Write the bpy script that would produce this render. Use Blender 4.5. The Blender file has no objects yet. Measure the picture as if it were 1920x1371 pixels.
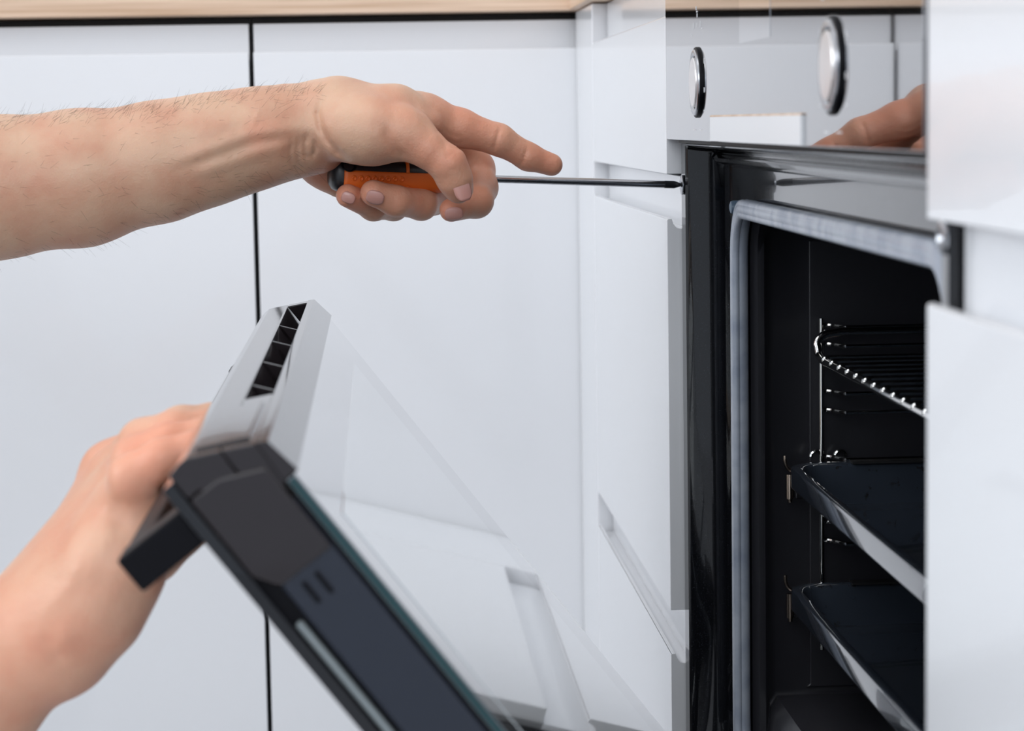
import bpy, bmesh, math, random
import numpy as np
from mathutils import Vector, Matrix

random.seed(7); rng = np.random.default_rng(7)
S = bpy.context.scene
COL = S.collection
PI = math.pi

# ------------------------------------------------------------------ camera
CAMP = Vector((-0.162, 0.0, 0.78))
vy = Vector((700-960, 232-685.5, 4300.0)); va = 667.0
vb = (4300.0**2 + vy.x*va) / -vy.y
vd = Vector((va, vb, 4300.0))
AY = vy.normalized(); AZ = -vd.normalized(); AX = AY.cross(AZ).normalized()   # world axes in camera (right, down, forward)
ROT = Matrix((AX, AY, AZ))
cd = bpy.data.cameras.new('camera'); cam = bpy.data.objects.new('camera', cd); COL.objects.link(cam)
R3 = ROT @ Matrix(((1,0,0),(0,-1,0),(0,0,-1)))
cam.matrix_world = Matrix.Translation(CAMP) @ R3.to_4x4()
cd.sensor_width = 36; cd.lens = 4300/1920*36; cd.clip_start = .02
cd.dof.use_dof = True; cd.dof.focus_distance = 1.235; cd.dof.aperture_fstop = 15.0
S.camera = cam

def at(px, py, Y):
    """real-world point seen at a pixel, at depth Y"""
    r = ROT @ Vector((px-960, py-685.5, 4300.0))
    return CAMP + r*(Y/r.y)

# ------------------------------------------------------------------ world, lights, exposure
W = bpy.data.worlds.new('world'); S.world = W; W.use_nodes = True
W.node_tree.nodes['Background'].inputs[0].default_value = (.80, .88, 1.0, 1)
W.node_tree.nodes['Background'].inputs[1].default_value = .85
S.view_settings.view_transform = 'Standard'; S.view_settings.look = 'None'
S.view_settings.exposure = -0.05; S.view_settings.gamma = 1.0
def area(name, loc, target, sx, sy, power, col):
    l = bpy.data.lights.new(name, 'AREA'); l.shape = 'RECTANGLE'; l.size = sx; l.size_y = sy
    l.energy = power; l.color = col
    o = bpy.data.objects.new(name, l); COL.objects.link(o); o.location = loc
    o.rotation_euler = (Vector(target)-Vector(loc)).to_track_quat('-Z', 'Y').to_euler()
    return o
area('daylight_area', (-2.75, .6, 1.62), (0, 1.1, .8), 2.2, 1.5, 43, (.93, .965, 1.0))
area('daylight_area', (-.55, -2.3, 1.95), (-.2, 1.2, .6), 2.1, 1.2, 27, (.93, .965, 1.0))  # added soft fill from behind the camera; no window stands there
area('ceiling_panel_light', (-1.0, .75, 2.52), (-.8, .95, 0), 1.6, 1.6, 13, (1.0, .98, .95))

# ------------------------------------------------------------------ materials
def nt(m): m.use_nodes = True; return m.node_tree
def mat(name, col, rough=.4, metal=0, ior=1.5, coat=0, spec=.5, noise=None, bump=None, sss=0):
    m = bpy.data.materials.new(name); t = nt(m); b = t.nodes['Principled BSDF']
    b.inputs['Base Color'].default_value = (*col, 1); b.inputs['Roughness'].default_value = rough
    b.inputs['Metallic'].default_value = metal; b.inputs['IOR'].default_value = ior
    b.inputs['Coat Weight'].default_value = coat; b.inputs['Coat Roughness'].default_value = .03
    b.inputs['Specular IOR Level'].default_value = spec
    if sss:
        b.inputs['Subsurface Weight'].default_value = sss
        b.inputs['Subsurface Radius'].default_value = (1, .35, .2); b.inputs['Subsurface Scale'].default_value = .004
    if noise:   # (scale, second colour, low, high)
        tc = t.nodes.new('ShaderNodeTexCoord'); n = t.nodes.new('ShaderNodeTexNoise'); n.inputs['Scale'].default_value = noise[0]
        n.inputs['Detail'].default_value = 6
        r = t.nodes.new('ShaderNodeMapRange'); r.inputs[1].default_value = noise[2]; r.inputs[2].default_value = noise[3]
        mx = t.nodes.new('ShaderNodeMix'); mx.data_type = 'RGBA'
        mx.inputs[6].default_value = (*col, 1); mx.inputs[7].default_value = (*noise[1], 1)
        t.links.new(tc.outputs['Object'], n.inputs['Vector']); t.links.new(n.outputs[0], r.inputs[0])
        t.links.new(r.outputs[0], mx.inputs[0]); t.links.new(mx.outputs[2], b.inputs['Base Color'])
    if bump:    # (scale, strength, distance)
        tc = t.nodes.new('ShaderNodeTexCoord'); n = t.nodes.new('ShaderNodeTexNoise'); n.inputs['Scale'].default_value = bump[0]
        n.inputs['Detail'].default_value = 4
        bp = t.nodes.new('ShaderNodeBump'); bp.inputs['Strength'].default_value = bump[1]; bp.inputs['Distance'].default_value = bump[2]
        t.links.new(tc.outputs['Object'], n.inputs['Vector']); t.links.new(n.outputs[0], bp.inputs['Height'])
        t.links.new(bp.outputs[0], b.inputs['Normal'])
    return m
M = {}
M['white'] = mat('white_gloss_lacquer', (.815, .825, .85), .22, coat=.35, bump=(9, .04, .002))
M['carcass'] = mat('white_carcass_board', (.78, .79, .81), .45)
M['enamel'] = mat('black_speckled_enamel', (.006, .0065, .0085), .12, spec=.1, coat=.8, noise=(1400, (.03, .034, .045), .60, .78), bump=(500, .06, .0004))
M['cavity'] = mat('cavity_enamel', (.024, .024, .029), .33, noise=(900, (.03, .032, .04), .62, .8), bump=(60, .12, .001))
M['tray'] = mat('blue_grey_tray_enamel', (.030, .038, .052), .08, coat=1, spec=.5, noise=(160, (.018, .018, .02), .62, .70), bump=(300, .05, .0004))
M['panel'] = mat('black_control_glass', (.20, .20, .212), .015, metal=1, coat=1)
M['outer'] = mat('black_outer_glass', (.008, .009, .012), .03, ior=1.5)
M['display'] = mat('display_glass', (.55, .55, .56), .02, metal=1, coat=1)
M['glass'] = mat('dark_door_glass', (.22, .225, .24), .03, metal=1, coat=1)
M['glass_clear'] = mat('coated_window_glass', (.58, .61, .61), .03, metal=1, coat=1)
M['glass_edge'] = mat('teal_glass_edge', (.010, .045, .052), .15)
M['cap'] = mat('black_satin_plastic', (.020, .016, .018), .09, spec=.3, coat=.3, bump=(90, .05, .001))
M['side'] = mat('dark_slate_painted_steel', (.018, .023, .036), .42, spec=.35)
M['black'] = mat('matt_black_plastic', (.004, .004, .006), .42, spec=.12)
M['greyplastic'] = mat('grey_trim', (.20, .23, .24), .3)
M['gasket'] = mat('grey_silicone', (.42, .46, .53), .25, noise=(60, (.28, .32, .40), .40, .70))
M['chrome'] = mat('chromed_wire', (.75, .74, .72), .10, metal=1)
M['steel'] = mat('brushed_steel', (.50, .51, .54), .24, metal=1)
M['darksteel'] = mat('blackened_steel', (.03, .03, .035), .28, metal=.6)
M['copper'] = mat('warm_spring_steel', (.50, .40, .33), .22, metal=1)
M['knob'] = mat('knob_face', (.80, .77, .76), .28, metal=.7)
M['rubber'] = mat('blue_grey_rubber', (.10, .15, .21), .35)
M['paper'] = mat('white_film', (.86, .87, .89), .35)
M['print'] = mat('white_print', (.75, .76, .78), .5)
M['orange'] = mat('orange_grip', (.82, .16, .018), .42, bump=(900, .08, .0003))
M['gripblack'] = mat('black_grip', (.012, .013, .016), .33)
M['nail'] = mat('fingernail', (.66, .33, .28), .25, coat=.2, sss=.15)
M['hair'] = mat('dark_hair', (.03, .018, .012), .5)
M['wall'] = mat('painted_wall', (.78, .79, .80), .8)
M['ceil'] = mat('ceiling_paint', (.85, .85, .85), .9)
M['floor'] = mat('grey_floor_tile', (.50, .50, .51), .35)
M['shadow'] = mat('gap_shade_black', (.004, .004, .005), .6)  # shade painted near-black inside gaps, the rim slot and the vent channel

def wood(sc=(5, 60, 190)):
    m = bpy.data.materials.new('pale_oak_laminate'); t = nt(m); b = t.nodes['Principled BSDF']
    tc = t.nodes.new('ShaderNodeTexCoord'); mp = t.nodes.new('ShaderNodeMapping'); mp.inputs['Scale'].default_value = sc
    n = t.nodes.new('ShaderNodeTexNoise'); n.inputs['Scale'].default_value = 1; n.inputs['Detail'].default_value = 5
    cr = t.nodes.new('ShaderNodeValToRGB'); e = cr.color_ramp.elements
    e[0].position = .32; e[0].color = (.56, .37, .24, 1); e[1].position = .68; e[1].color = (.84, .64, .49, 1)
    t.links.new(tc.outputs['Object'], mp.inputs[0]); t.links.new(mp.outputs[0], n.inputs['Vector'])
    t.links.new(n.outputs[0], cr.inputs[0]); t.links.new(cr.outputs[0], b.inputs['Base Color']); b.inputs['Roughness'].default_value = .45
    return m
M['wood'] = wood(); M['wood_across'] = wood((60, 5, 190))

def skin():
    m = bpy.data.materials.new('skin'); t = nt(m); b = t.nodes['Principled BSDF']; N = t.nodes; L = t.links
    tc = N.new('ShaderNodeTexCoord'); at_ = N.new('ShaderNodeAttribute'); at_.attribute_name = 'redness'
    n1 = N.new('ShaderNodeTexNoise'); n1.inputs['Scale'].default_value = 45; n1.inputs['Detail'].default_value = 5
    L.new(tc.outputs['Object'], n1.inputs['Vector'])
    mx = N.new('ShaderNodeMix'); mx.data_type = 'RGBA'
    mx.inputs[6].default_value = (.70, .445, .305, 1); mx.inputs[7].default_value = (.65, .34, .225, 1)
    r = N.new('ShaderNodeMapRange'); r.inputs[1].default_value = .38; r.inputs[2].default_value = .68; L.new(n1.outputs[0], r.inputs[0])
    L.new(r.outputs[0], mx.inputs[0])
    mx2 = N.new('ShaderNodeMix'); mx2.data_type = 'RGBA'; mx2.inputs[7].default_value = (.80, .28, .17, 1)
    L.new(at_.outputs['Fac'], mx2.inputs[0]); L.new(mx.outputs[2], mx2.inputs[6]); L.new(mx2.outputs[2], b.inputs['Base Color'])
    b.inputs['Roughness'].default_value = .46; b.inputs['Subsurface Weight'].default_value = .22
    b.inputs['Subsurface Radius'].default_value = (1, .35, .2); b.inputs['Subsurface Scale'].default_value = .004
    v = N.new('ShaderNodeTexVoronoi'); v.inputs['Scale'].default_value = 900; L.new(tc.outputs['Object'], v.inputs['Vector'])
    n2 = N.new('ShaderNodeTexNoise'); n2.inputs['Scale'].default_value = 160; n2.inputs['Detail'].default_value = 6; L.new(tc.outputs['Object'], n2.inputs['Vector'])
    b1 = N.new('ShaderNodeBump'); b1.inputs['Strength'].default_value = .25; b1.inputs['Distance'].default_value = .0003; L.new(v.outputs[0], b1.inputs['Height'])
    b2 = N.new('ShaderNodeBump'); b2.inputs['Strength'].default_value = .5; b2.inputs['Distance'].default_value = .0009; L.new(n2.outputs[0], b2.inputs['Height'])
    L.new(b1.outputs[0], b2.inputs['Normal']); L.new(b2.outputs[0], b.inputs['Normal'])
    return m
M['skin'] = skin()

# ------------------------------------------------------------------ builders
def link(name, me, m, parent=None, smooth=True, bevel=0, seg=2):
    ms = m if isinstance(m, (list, tuple)) else [m]
    if not me.materials:
        for x in ms: me.materials.append(M[x] if isinstance(x, str) else x)
    o = bpy.data.objects.new(name, me); COL.objects.link(o)
    if parent: o.parent = parent
    if smooth:
        for p in me.polygons: p.use_smooth = True
        me.set_sharp_from_angle(angle=math.radians(SHARP[0]))
    if bevel:
        b = o.modifiers.new('bevel', 'BEVEL'); b.width = bevel; b.segments = seg; b.limit_method = 'ANGLE'; b.angle_limit = math.radians(40); b.harden_normals = True
    return o
def tag(o, label=None, cat=None, group=None, kind=None):
    if label: o['label'] = label
    if cat: o['category'] = cat
    if group: o['group'] = group
    if kind: o['kind'] = kind
    return o
def empty(name, label, cat, group=None, loc=(0,0,0)):
    o = bpy.data.objects.new(name, None); o.empty_display_size = .02; COL.objects.link(o); o.location = loc
    return tag(o, label, cat, group)
def bm_me(bm, name='mesh'):
    bmesh.ops.recalc_face_normals(bm, faces=bm.faces[:])
    me = bpy.data.meshes.new(name); bm.to_mesh(me); bm.free(); return me
def bx(bm, x0, x1, y0, y1, z0, z1):
    vs = [bm.verts.new((x, y, z)) for x in (x0, x1) for y in (y0, y1) for z in (z0, z1)]
    for f in ((0,1,3,2),(4,6,7,5),(0,4,5,1),(2,3,7,6),(0,2,6,4),(1,5,7,3)): bm.faces.new([vs[i] for i in f])
def box(name, x0, x1, y0, y1, z0, z1, m, parent=None, bevel=0, seg=2):
    bm = bmesh.new(); bx(bm, x0, x1, y0, y1, z0, z1)
    return link(name, bm_me(bm), m, parent, bevel=bevel, seg=seg)
SHARP = [38]
def pr(bm, pts, axis, a, b):
    """prism: 2-D profile pts swept along axis 'X' (pts=(y,z)) 'Y' (x,z) or 'Z' (x,y)"""
    def P(p, s): return {'X': (s, p[0], p[1]), 'Y': (p[0], s, p[1]), 'Z': (p[0], p[1], s)}[axis]
    A = [bm.verts.new(P(p, a)) for p in pts]; B = [bm.verts.new(P(p, b)) for p in pts]; n = len(pts)
    for i in range(n): bm.faces.new((A[i], A[(i+1)%n], B[(i+1)%n], B[i]))
    bm.faces.new(A); bm.faces.new(B[::-1])
def prism(name, pts, axis, a, b, m, parent=None, bevel=0, seg=2):
    bm = bmesh.new(); pr(bm, pts, axis, a, b)
    return link(name, bm_me(bm), m, parent, bevel=bevel, seg=seg)
def tube_bm(bm, pts, r, n=10, closed=False, flat=None):
    pts = [Vector(p) for p in pts]; N = len(pts); rings = []
    rr = r if isinstance(r, (list, tuple)) else [r]*N
    up = None
    for i, p in enumerate(pts):
        if closed: d = (pts[(i+1)%N]-pts[i-1])
        else: d = (pts[min(i+1,N-1)]-pts[max(i-1,0)])
        d.normalize()
        if up is None:
            up = d.cross(Vector((0,0,1)));
            if up.length < .1: up = d.cross(Vector((1,0,0)))
            up.normalize()
        up = (up - d*up.dot(d)).normalized(); w = d.cross(up)
        rings.append([bm.verts.new(p + (up*math.cos(2*PI*k/n) + w*math.sin(2*PI*k/n))*rr[i]) for k in range(n)])
    for i in range(N if closed else N-1):
        A, B = rings[i], rings[(i+1)%N]
        for k in range(n): bm.faces.new((A[k], A[(k+1)%n], B[(k+1)%n], B[k]))
    if not closed: bm.faces.new(rings[0][::-1]); bm.faces.new(rings[-1])
def tube(name, pts, r, m, parent=None, n=10, closed=False):
    bm = bmesh.new(); tube_bm(bm, pts, r, n, closed); return link(name, bm_me(bm), m, parent)
def lathe_bm(bm, o, ax, prof, n=32, sc=(1,1)):
    """prof = (distance along axis, radius)"""
    o = Vector(o); ax = Vector(ax).normalized(); u = ax.cross(Vector((0,0,1)));
    if u.length < .1: u = ax.cross(Vector((1,0,0)))
    u.normalize(); v = ax.cross(u); prev = None
    for s, r in prof:
        c = o+ax*s
        ring = [bm.verts.new(c)] if r < 1e-6 else [bm.verts.new(c+u*(math.cos(2*PI*k/n)*r*sc[0])+v*(math.sin(2*PI*k/n)*r*sc[1])) for k in range(n)]
        if prev:
            if len(prev) == 1 and len(ring) > 1:
                for k in range(n): bm.faces.new((prev[0], ring[k], ring[(k+1)%n]))
            elif len(ring) == 1 and len(prev) > 1:
                for k in range(n): bm.faces.new((prev[k], ring[0], prev[(k+1)%n]))
            elif len(ring) > 1:
                for k in range(n): bm.faces.new((prev[k], ring[k], ring[(k+1)%n], prev[(k+1)%n]))
        prev = ring
def lathe(name, o, ax, prof, m, parent=None, n=32, sc=(1,1)):
    bm = bmesh.new(); lathe_bm(bm, o, ax, prof, n, sc); return link(name, bm_me(bm), m, parent)
def bez(p0, p1, p2, n):
    p0, p1, p2 = map(Vector, (p0, p1, p2))
    return [p0*(1-t)**2 + p1*2*t*(1-t) + p2*t*t for t in [i/n for i in range(n+1)]]

# ------------------------------------------------------------------ room
tag(box('floor', -3.0, .68, -2.6, 2.5, -.04, 0, 'floor'), kind='structure')
tag(box('wall_back', -3.0, .68, 2.46, 2.56, 0, 2.6, 'wall'), kind='structure')
tag(box('wall_right', .62, .72, -2.6, 2.46, 0, 2.6, 'wall'), kind='structure')
tag(box('ceiling', -3.0, .72, -2.6, 2.56, 2.6, 2.66, 'ceil'), kind='structure')
bm = bmesh.new()      # left wall with a window opening
bx(bm, -3.1, -3.0, -2.6, 2.5, 0, .6); bx(bm, -3.1, -3.0, -2.6, 2.5, 2.3, 2.6)
bx(bm, -3.1, -3.0, -2.6, -.6, .6, 2.3); bx(bm, -3.1, -3.0, 1.8, 2.5, .6, 2.3)
tag(link('wall_left', bm_me(bm), 'wall'), kind='structure')

# ------------------------------------------------------------------ cabinet fronts
ZL = [(.7495, .8366, .8652), (.5028, .7247, .7475), (.1000, .4778, .5008)]   # bottom, lip, top of each right-run front
def jprof(zb, zl, zt, r=.0):
    return [(0, zb), (0, zl-.0006), (.0006, zl), (.0026, zl), (.0036, zl-.003), (.0052, zl-.0050), (.0075, zl-.0056),
            (.0112, zl-.0056), (.0112, zt), (.019, zt), (.019, zb)]
def right_front(name, y0, y1, zb, zl, zt, parent, bevel=.0012):
    return prism(name, jprof(zb, zl, zt), 'Y', y0, y1, 'white', parent, bevel=bevel, seg=2)
def back_front(name, x0, x1, zb, zl, zt, parent):
    return prism(name, [(1.83+d, z) for d, z in jprof(zb, zl, zt)], 'X', x0, x1, 'white', parent, bevel=.001)
def carcass(name, x0, x1, y0, y1, z0, z1, open_axis, parent):
    t = .016; bm = bmesh.new()
    bx(bm, x0, x1, y0, y1, z0, z0+t); bx(bm, x0, x1, y0, y1, z1-t, z1)
    if open_axis == 'X':
        bx(bm, x0, x1, y0, y0+t, z0, z1); bx(bm, x0, x1, y1-t, y1, z0, z1); bx(bm, x1-.004, x1, y0, y1, z0, z1)
    else:
        bx(bm, x0, x0+t, y0, y1, z0, z1); bx(bm, x1-t, x1, y0, y1, z0, z1); bx(bm, x0, x1, y1-.004, y1, z0, z1)
    return link(name, bm_me(bm), 'carcass', parent)

# back run: two door cabinets
for (x0, x1, lab) in ((-.8572, -.2588, 'white handleless cabinet left of the dark vertical gap, behind the forearm'),
                      (-.2550, .0020, 'white handleless cabinet between the vertical gap and the corner, behind the screwdriver hand')):
    t = empty('base_cabinet', lab, 'cabinet', loc=(0,0,0))
    carcass('carcass', x0, x1, 1.852, 2.44, .10, .861, 'Y', t)
    back_front('door', x0, x1, .1, .8375, .8600, t)
    box('plinth', x0, x1, 1.90, 1.915, 0, .098, 'carcass', t)
    box('gap_shade_sheet', x0-.0016, x1+.0016, 1.8505, 1.8515, .1, .8652, 'shadow', t)  # black sheet painting the shade in the gaps beside doors and under the worktop
# corner filler
t = empty('corner_filler', 'narrow white filler strip in the corner where the two cabinet runs meet', 'filler panel')
box('filler_panel', 0, .019, 1.697, 1.8285, .1, .8652, 'white', t, bevel=.0008)
box('filler_back', .021, .036, 1.697, 1.9, .1, .864, 'carcass', t)

# worktop (L shape)
t = empty('worktop', 'pale oak worktop running along the top over the white cabinets', 'worktop')
box('worktop_slab', -.86, .61, 1.822, 2.45, .8663, .9035, 'wood', t, bevel=.001)
wr = box('worktop_slab', -.006, .61, -.55, 1.8215, .8663, .9035, 'wood_across', t, bevel=.001)

# right run, far drawer unit
t = empty('drawer_unit', 'white handleless drawer unit between the corner and the open oven', 'cabinet')
carcass('carcass', .0205, .58, 1.271, 1.694, .10, .8650, 'X', t)
for zb, zl, zt in ZL: right_front('drawer_front', 1.271, 1.694, zb, zl, zt, t)
box('plinth', .06, .075, 1.271, 1.694, 0, .098, 'carcass', t)
# right run, near drawer unit
t = empty('drawer_unit', 'blurred white drawer unit at the right edge, closest to the camera beside the oven', 'cabinet')
carcass('carcass', .0205, .58, .07, .667, .10, .8650, 'X', t)
for zb, zl, zt in ZL: right_front('drawer_front', .07, .667, zb, zl, zt, t, bevel=.0022)
box('plinth', .06, .075, .07, .667, 0, .098, 'carcass', t)
# cabinet that houses the oven
t = empty('oven_cabinet', 'white cabinet below the open oven', 'cabinet')
box('shelf', .03, .58, .6685, 1.2695, .372, .388, 'carcass', t)
right_front('drawer_front', .671, 1.267, .1, .345, .368, t)
box('plinth', .06, .075, .671, 1.267, 0, .098, 'carcass', t)

# ------------------------------------------------------------------ oven
oven = empty('oven', 'black built-in oven with its door tilted open and two trays inside', 'oven', loc=(0, .97, .39))
oven.location = (0, 0, 0)
Y0, Y1 = .6705, 1.2660                      # near / far side of the oven
# control panel
box('control_panel', .0, .0175, Y0+.001, 1.2700, .7687, .8640, 'panel', oven, bevel=.0006)
cp = oven.children[-1]
for yc in (1.1455, .806):
    zc = .7978
    k = lathe('knob', (0, yc, zc), (-1,0,0), [(0, .0176), (.0009, .0176), (.0013, .0173), (.0014, .0163)], 'black', cp, 64)
    lathe('knob_ring', (0, yc, zc), (-1,0,0), [(.0008, .0165), (.0019, .0163), (.0023, .0157), (.0022, .0140), (.0014, .0132), (.0008, .0132)], 'steel', k, 64)
    lathe('knob_face', (0, yc, zc), (-1,0,0), [(.0006, .0124), (.0024, .0123), (.0028, .0119), (.0030, .006), (.0030, 0)], 'knob', k, 64)
# display and protective strip
box('display', -.00015, .001, .934, 1.013, .8125, .8635, 'display', cp)
prism('film_strip', [(-.0012, .7692), (-.0012, .7806), (.0004, .7812), (.0004, .7692)], 'Y', .862, 1.096, 'paper', cp)
prism('film_edge', [(-.0013, .7806), (-.0011, .7813), (.0004, .7814), (.0004, .7806)], 'Y', .862, 1.096, 'wood', cp)
# printed tick marks round the first knob
bm = bmesh.new()
def mk(y, z, wy, wz): bx(bm, -.00025, .0002, y-wy/2, y+wy/2, z-wz/2, z+wz/2)
for yc in (1.1455, .806):
    for (dy, dz, wy, wz) in ((0.012,.0285,.0011,.003),(-.012,.0285,.0011,.003),(0,.0285,.0007,.002),(.018,.024,.003,.0006),(-.018,.026,.0035,.0006),
                             (.0232,.012,.0007,.0024),(-.0232,.010,.0007,.0024),(.0232,-.002,.0007,.0024),(-.0232,-.004,.0007,.0024),(-.0232,-.014,.003,.0006),
                             (.0232,-.014,.003,.0006),(.011,-.0235,.009,.0005),(-.011,-.0235,.009,.0005),(0,.0350,.003,.0006),(0.0,.0332,.0007,.0022),(.003,.0368,.0007,.002)):
        mk(yc+dy, .7978+dz, wy, wz)
pm = link('printed_marks', bm_me(bm), 'print', cp, smooth=False); pm['kind'] = 'stuff'

# front frame of the oven: flange lip, slope, flat face, throat
XF = .0325                                   # face plane
GY0, GY1, GZ0, GZ1, GR = .739, 1.1965, .4310, .7335, .026      # gasket centre path
def rrect(y0, y1, z0, z1, r, n=8):
    P = []
    for cy, cz, a0 in ((y1-r, z1-r, 0), (y0+r, z1-r, PI/2), (y0+r, z0+r, PI), (y1-r, z0+r, 3*PI/2)):
        for i in range(n+1):
            a = a0+i*PI/2/n; P.append((cy+math.cos(a)*r, cz+math.sin(a)*r))
    return P
def loft(bm, loops, cap=False):
    R = [[bm.verts.new(p) for p in L] for L in loops]; n = len(R[0])
    for A, B in zip(R, R[1:]):
        for k in range(n): bm.faces.new((A[k], A[(k+1)%n], B[(k+1)%n], B[k]))
    if cap: bm.faces.new(R[-1])
    return R
def L3(x, y0, y1, z0, z1, r): return [(x, y, z) for y, z in rrect(y0, y1, z0, z1, r)]
FB, FT = .392, .7672
bm = bmesh.new()
loft(bm, [L3(.050, Y0, Y1, FB, FT, .001), L3(.0085, Y0, Y1, FB, FT, .001), L3(.0075, Y0+.0012, Y1-.0012, FB+.001, FT-.001, .001),
          L3(.0080, Y0+.011, Y1-.0125, FB+.004, FT-.0016, .001), L3(.0092, Y0+.0125, Y1-.0140, FB+.006, FT-.0022, .002),
          L3(.0130, Y0+.0135, Y1-.0150, FB+.008, FT-.003, .002), L3(.0295, Y0+.0138, Y1-.0153, FB+.012, FT-.004, .003), L3(.0318, Y0+.0150, Y1-.0168, FB+.014, FT-.005, .004),
          L3(XF, Y0+.0175, Y1-.0195, FB+.018, FT-.006, .006),
          L3(XF, GY0-.004, GY1+.004, GZ0-.004, GZ1+.004, GR+.004), L3(XF+.003, GY0, GY1, GZ0, GZ1, GR)])
SHARP[0] = 16
link('front_frame', bm_me(bm), 'enamel', oven)
SHARP[0] = 38
# throat + cavity (inside of the oven)
CY0, CY1, CZ0, CZ1 = .733, 1.2015, .4330, .7360
bm = bmesh.new()
loft(bm, [L3(.0345, GY0-.001, GY1+.001, GZ0-.001, GZ1+.001, GR+.002), L3(.0375, GY0+.004, GY1-.004, GZ0+.003, GZ1-.004, GR-.003),
          L3(.0410, GY0+.005, GY1-.004, GZ0+.006, GZ1-.007, .012), L3(.0440, GY0+.002, GY1+.002, .4640, GZ1-.010, .005), L3(.0480, CY0, CY1, .4695, GZ1-.012, .003),
          L3(.070, CY0, CY1, .470, CZ1-.002, .003), L3(.44, CY0, CY1, .470, CZ1, .003)], cap=True)
link('cavity', bm_me(bm), 'cavity', oven)
# outer housing behind the frame
bm = bmesh.new(); bx(bm, .0505, .50, Y0+.012, CY0-.02, FB, FT+.03); bx(bm, .0505, .50, CY1+.02, Y1-.012, FB, FT+.03)
bx(bm, .0505, .50, Y0+.012, Y1-.012, CZ1+.02, FT+.04); bx(bm, .0505, .50, Y0+.012, Y1-.012, FB, FB+.02)
link('housing', bm_me(bm), 'steel', oven)
# side wall embossing: raised panel on the far wall
prism('side_liner', [(.064, .474), (.066, .476), (.066, .715), (.30, .715), (.30, .474)], 'Y', CY1-.0022, CY1-.0004, 'cavity', oven, bevel=.0008)
# gasket
def gasket_pts(off, x):
    return [(x, y, z) for y, z in rrect(GY0-off, GY1+off, GZ0-off, GZ1+off, GR+off, 10)]
bm = bmesh.new()
tube_bm(bm, gasket_pts(0, .0284), .0048, 16, True)
tube_bm(bm, gasket_pts(-.0030, .0262), .0024, 12, True)
tube_bm(bm, gasket_pts(.0026, .0262), .0022, 12, True)
link('gasket', bm_me(bm), 'gasket', oven)
# vent rail under the control panel
bm = bmesh.new()
dx = .0095
pr(bm, [(.046, .7668), (.012+dx, .7663), (.0105+dx, .7650), (.0118+dx, .7634), (.0165+dx, .7622), (.0172+dx, .7612), (.0142+dx, .7602), (.0128+dx, .7585), (.0138+dx, .7566),
        (.0175+dx, .7550), (.0215+dx, .7545), (.0227+dx, .7535), (.046, .7535)], 'Y', Y0+.012, Y1-.022)
link('vent_rail', bm_me(bm), 'enamel', oven)
bm = bmesh.new(); bx(bm, .004, .044, Y0+.014, Y1-.016, .7669, .7684); link('air_gap_shade', bm_me(bm), 'shadow', oven)  # solid black strip painting the shade between panel and vent rail
# rubber bumper
lathe('rubber_bumper', (XF+.001, 1.2035, .7330), (-1,0,0), [(0, .0036), (.0072, .0036), (.0082, .0032), (.0088, .0018), (.0090, 0)], 'rubber', oven, 24)
lathe('rubber_bumper', (XF+.001, .732, .7330), (-1,0,0), [(0, .0036), (.0072, .0036), (.0082, .0032), (.0088, .0018), (.0090, 0)], 'rubber', oven, 24)
# fixing screws in the side flange
def screw_at(y, z):
    s = lathe('screw', (.0080, y, z), (-1,0,0), [(0, .0040), (.0006, .0055), (.0013, .0055), (.0016, .0050), (.0020, .0030), (.0008, .0016), (.0008, 0)], 'steel', oven, 28)
screw_at(1.2595, .7437); screw_at(.6765, .7437)
# side racks (chromed wire ladders) on both walls
def ladder(yw, sgn):
    bm = bmesh.new(); x = .0715
    tube_bm(bm, [(x, yw, .674), (x, yw, .496)], .0014, 10)
    tube_bm(bm, [(.40, yw, .674), (.40, yw, .496)], .0014, 10)
    for z in (.6705, .6605, .6355, .6255, .6005, .5905, .5655, .5555, .5305, .5205):
        p = [(x, yw, z+.0006)] + bez((x+.002, yw, z), (x+.006, yw-sgn*.0005, z-.0005), (x+.0105, yw-sgn*.0115, z-.0005), 8) + [(.385, yw-sgn*.0125, z-.0005), (.40, yw, z)]
        tube_bm(bm, p, .0013, 8)
    tube_bm(bm, [Vector((x-.003+math.cos(a)*.0028, yw, .6005+math.sin(a)*.0028)) for a in np.linspace(PI, 0, 10)], .0011, 8)
    tube_bm(bm, [Vector((x+.010+math.cos(a)*.0028, yw, .6005+math.sin(a)*.0028)) for a in np.linspace(PI, 0, 10)], .0011, 8)
    return link('side_rack', bm_me(bm), 'chrome', oven)
ladder(1.1935, 1); ladder(.741, -1)
# telescopic runners
for zr in (.588, .524):
    for yw, s in ((1.186, 1), (.7485, -1)):
        box('runner', .0555, .36, min(yw-s*.003, yw+s*.003), max(yw-s*.003, yw+s*.003), zr-.0085, zr+.0065, 'darksteel', oven, bevel=.0008)
        bm = bmesh.new()
        tube_bm(bm, [(.0530, yw, zr+.0045), (.0530, yw, zr-.0085)], .0021, 12)
        tube_bm(bm, bez((.0505, yw, zr+.0145), (.0500, yw, zr+.0085), (.0540, yw, zr+.0062), 6)+[Vector((.060, yw, zr+.0058))], .0010, 8)
        tube_bm(bm, [(.0530, yw, zr-.0085), (.0532, yw, zr-.0105)], .0012, 8)
        link('runner_clip', bm_me(bm), 'copper', oven)
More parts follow.
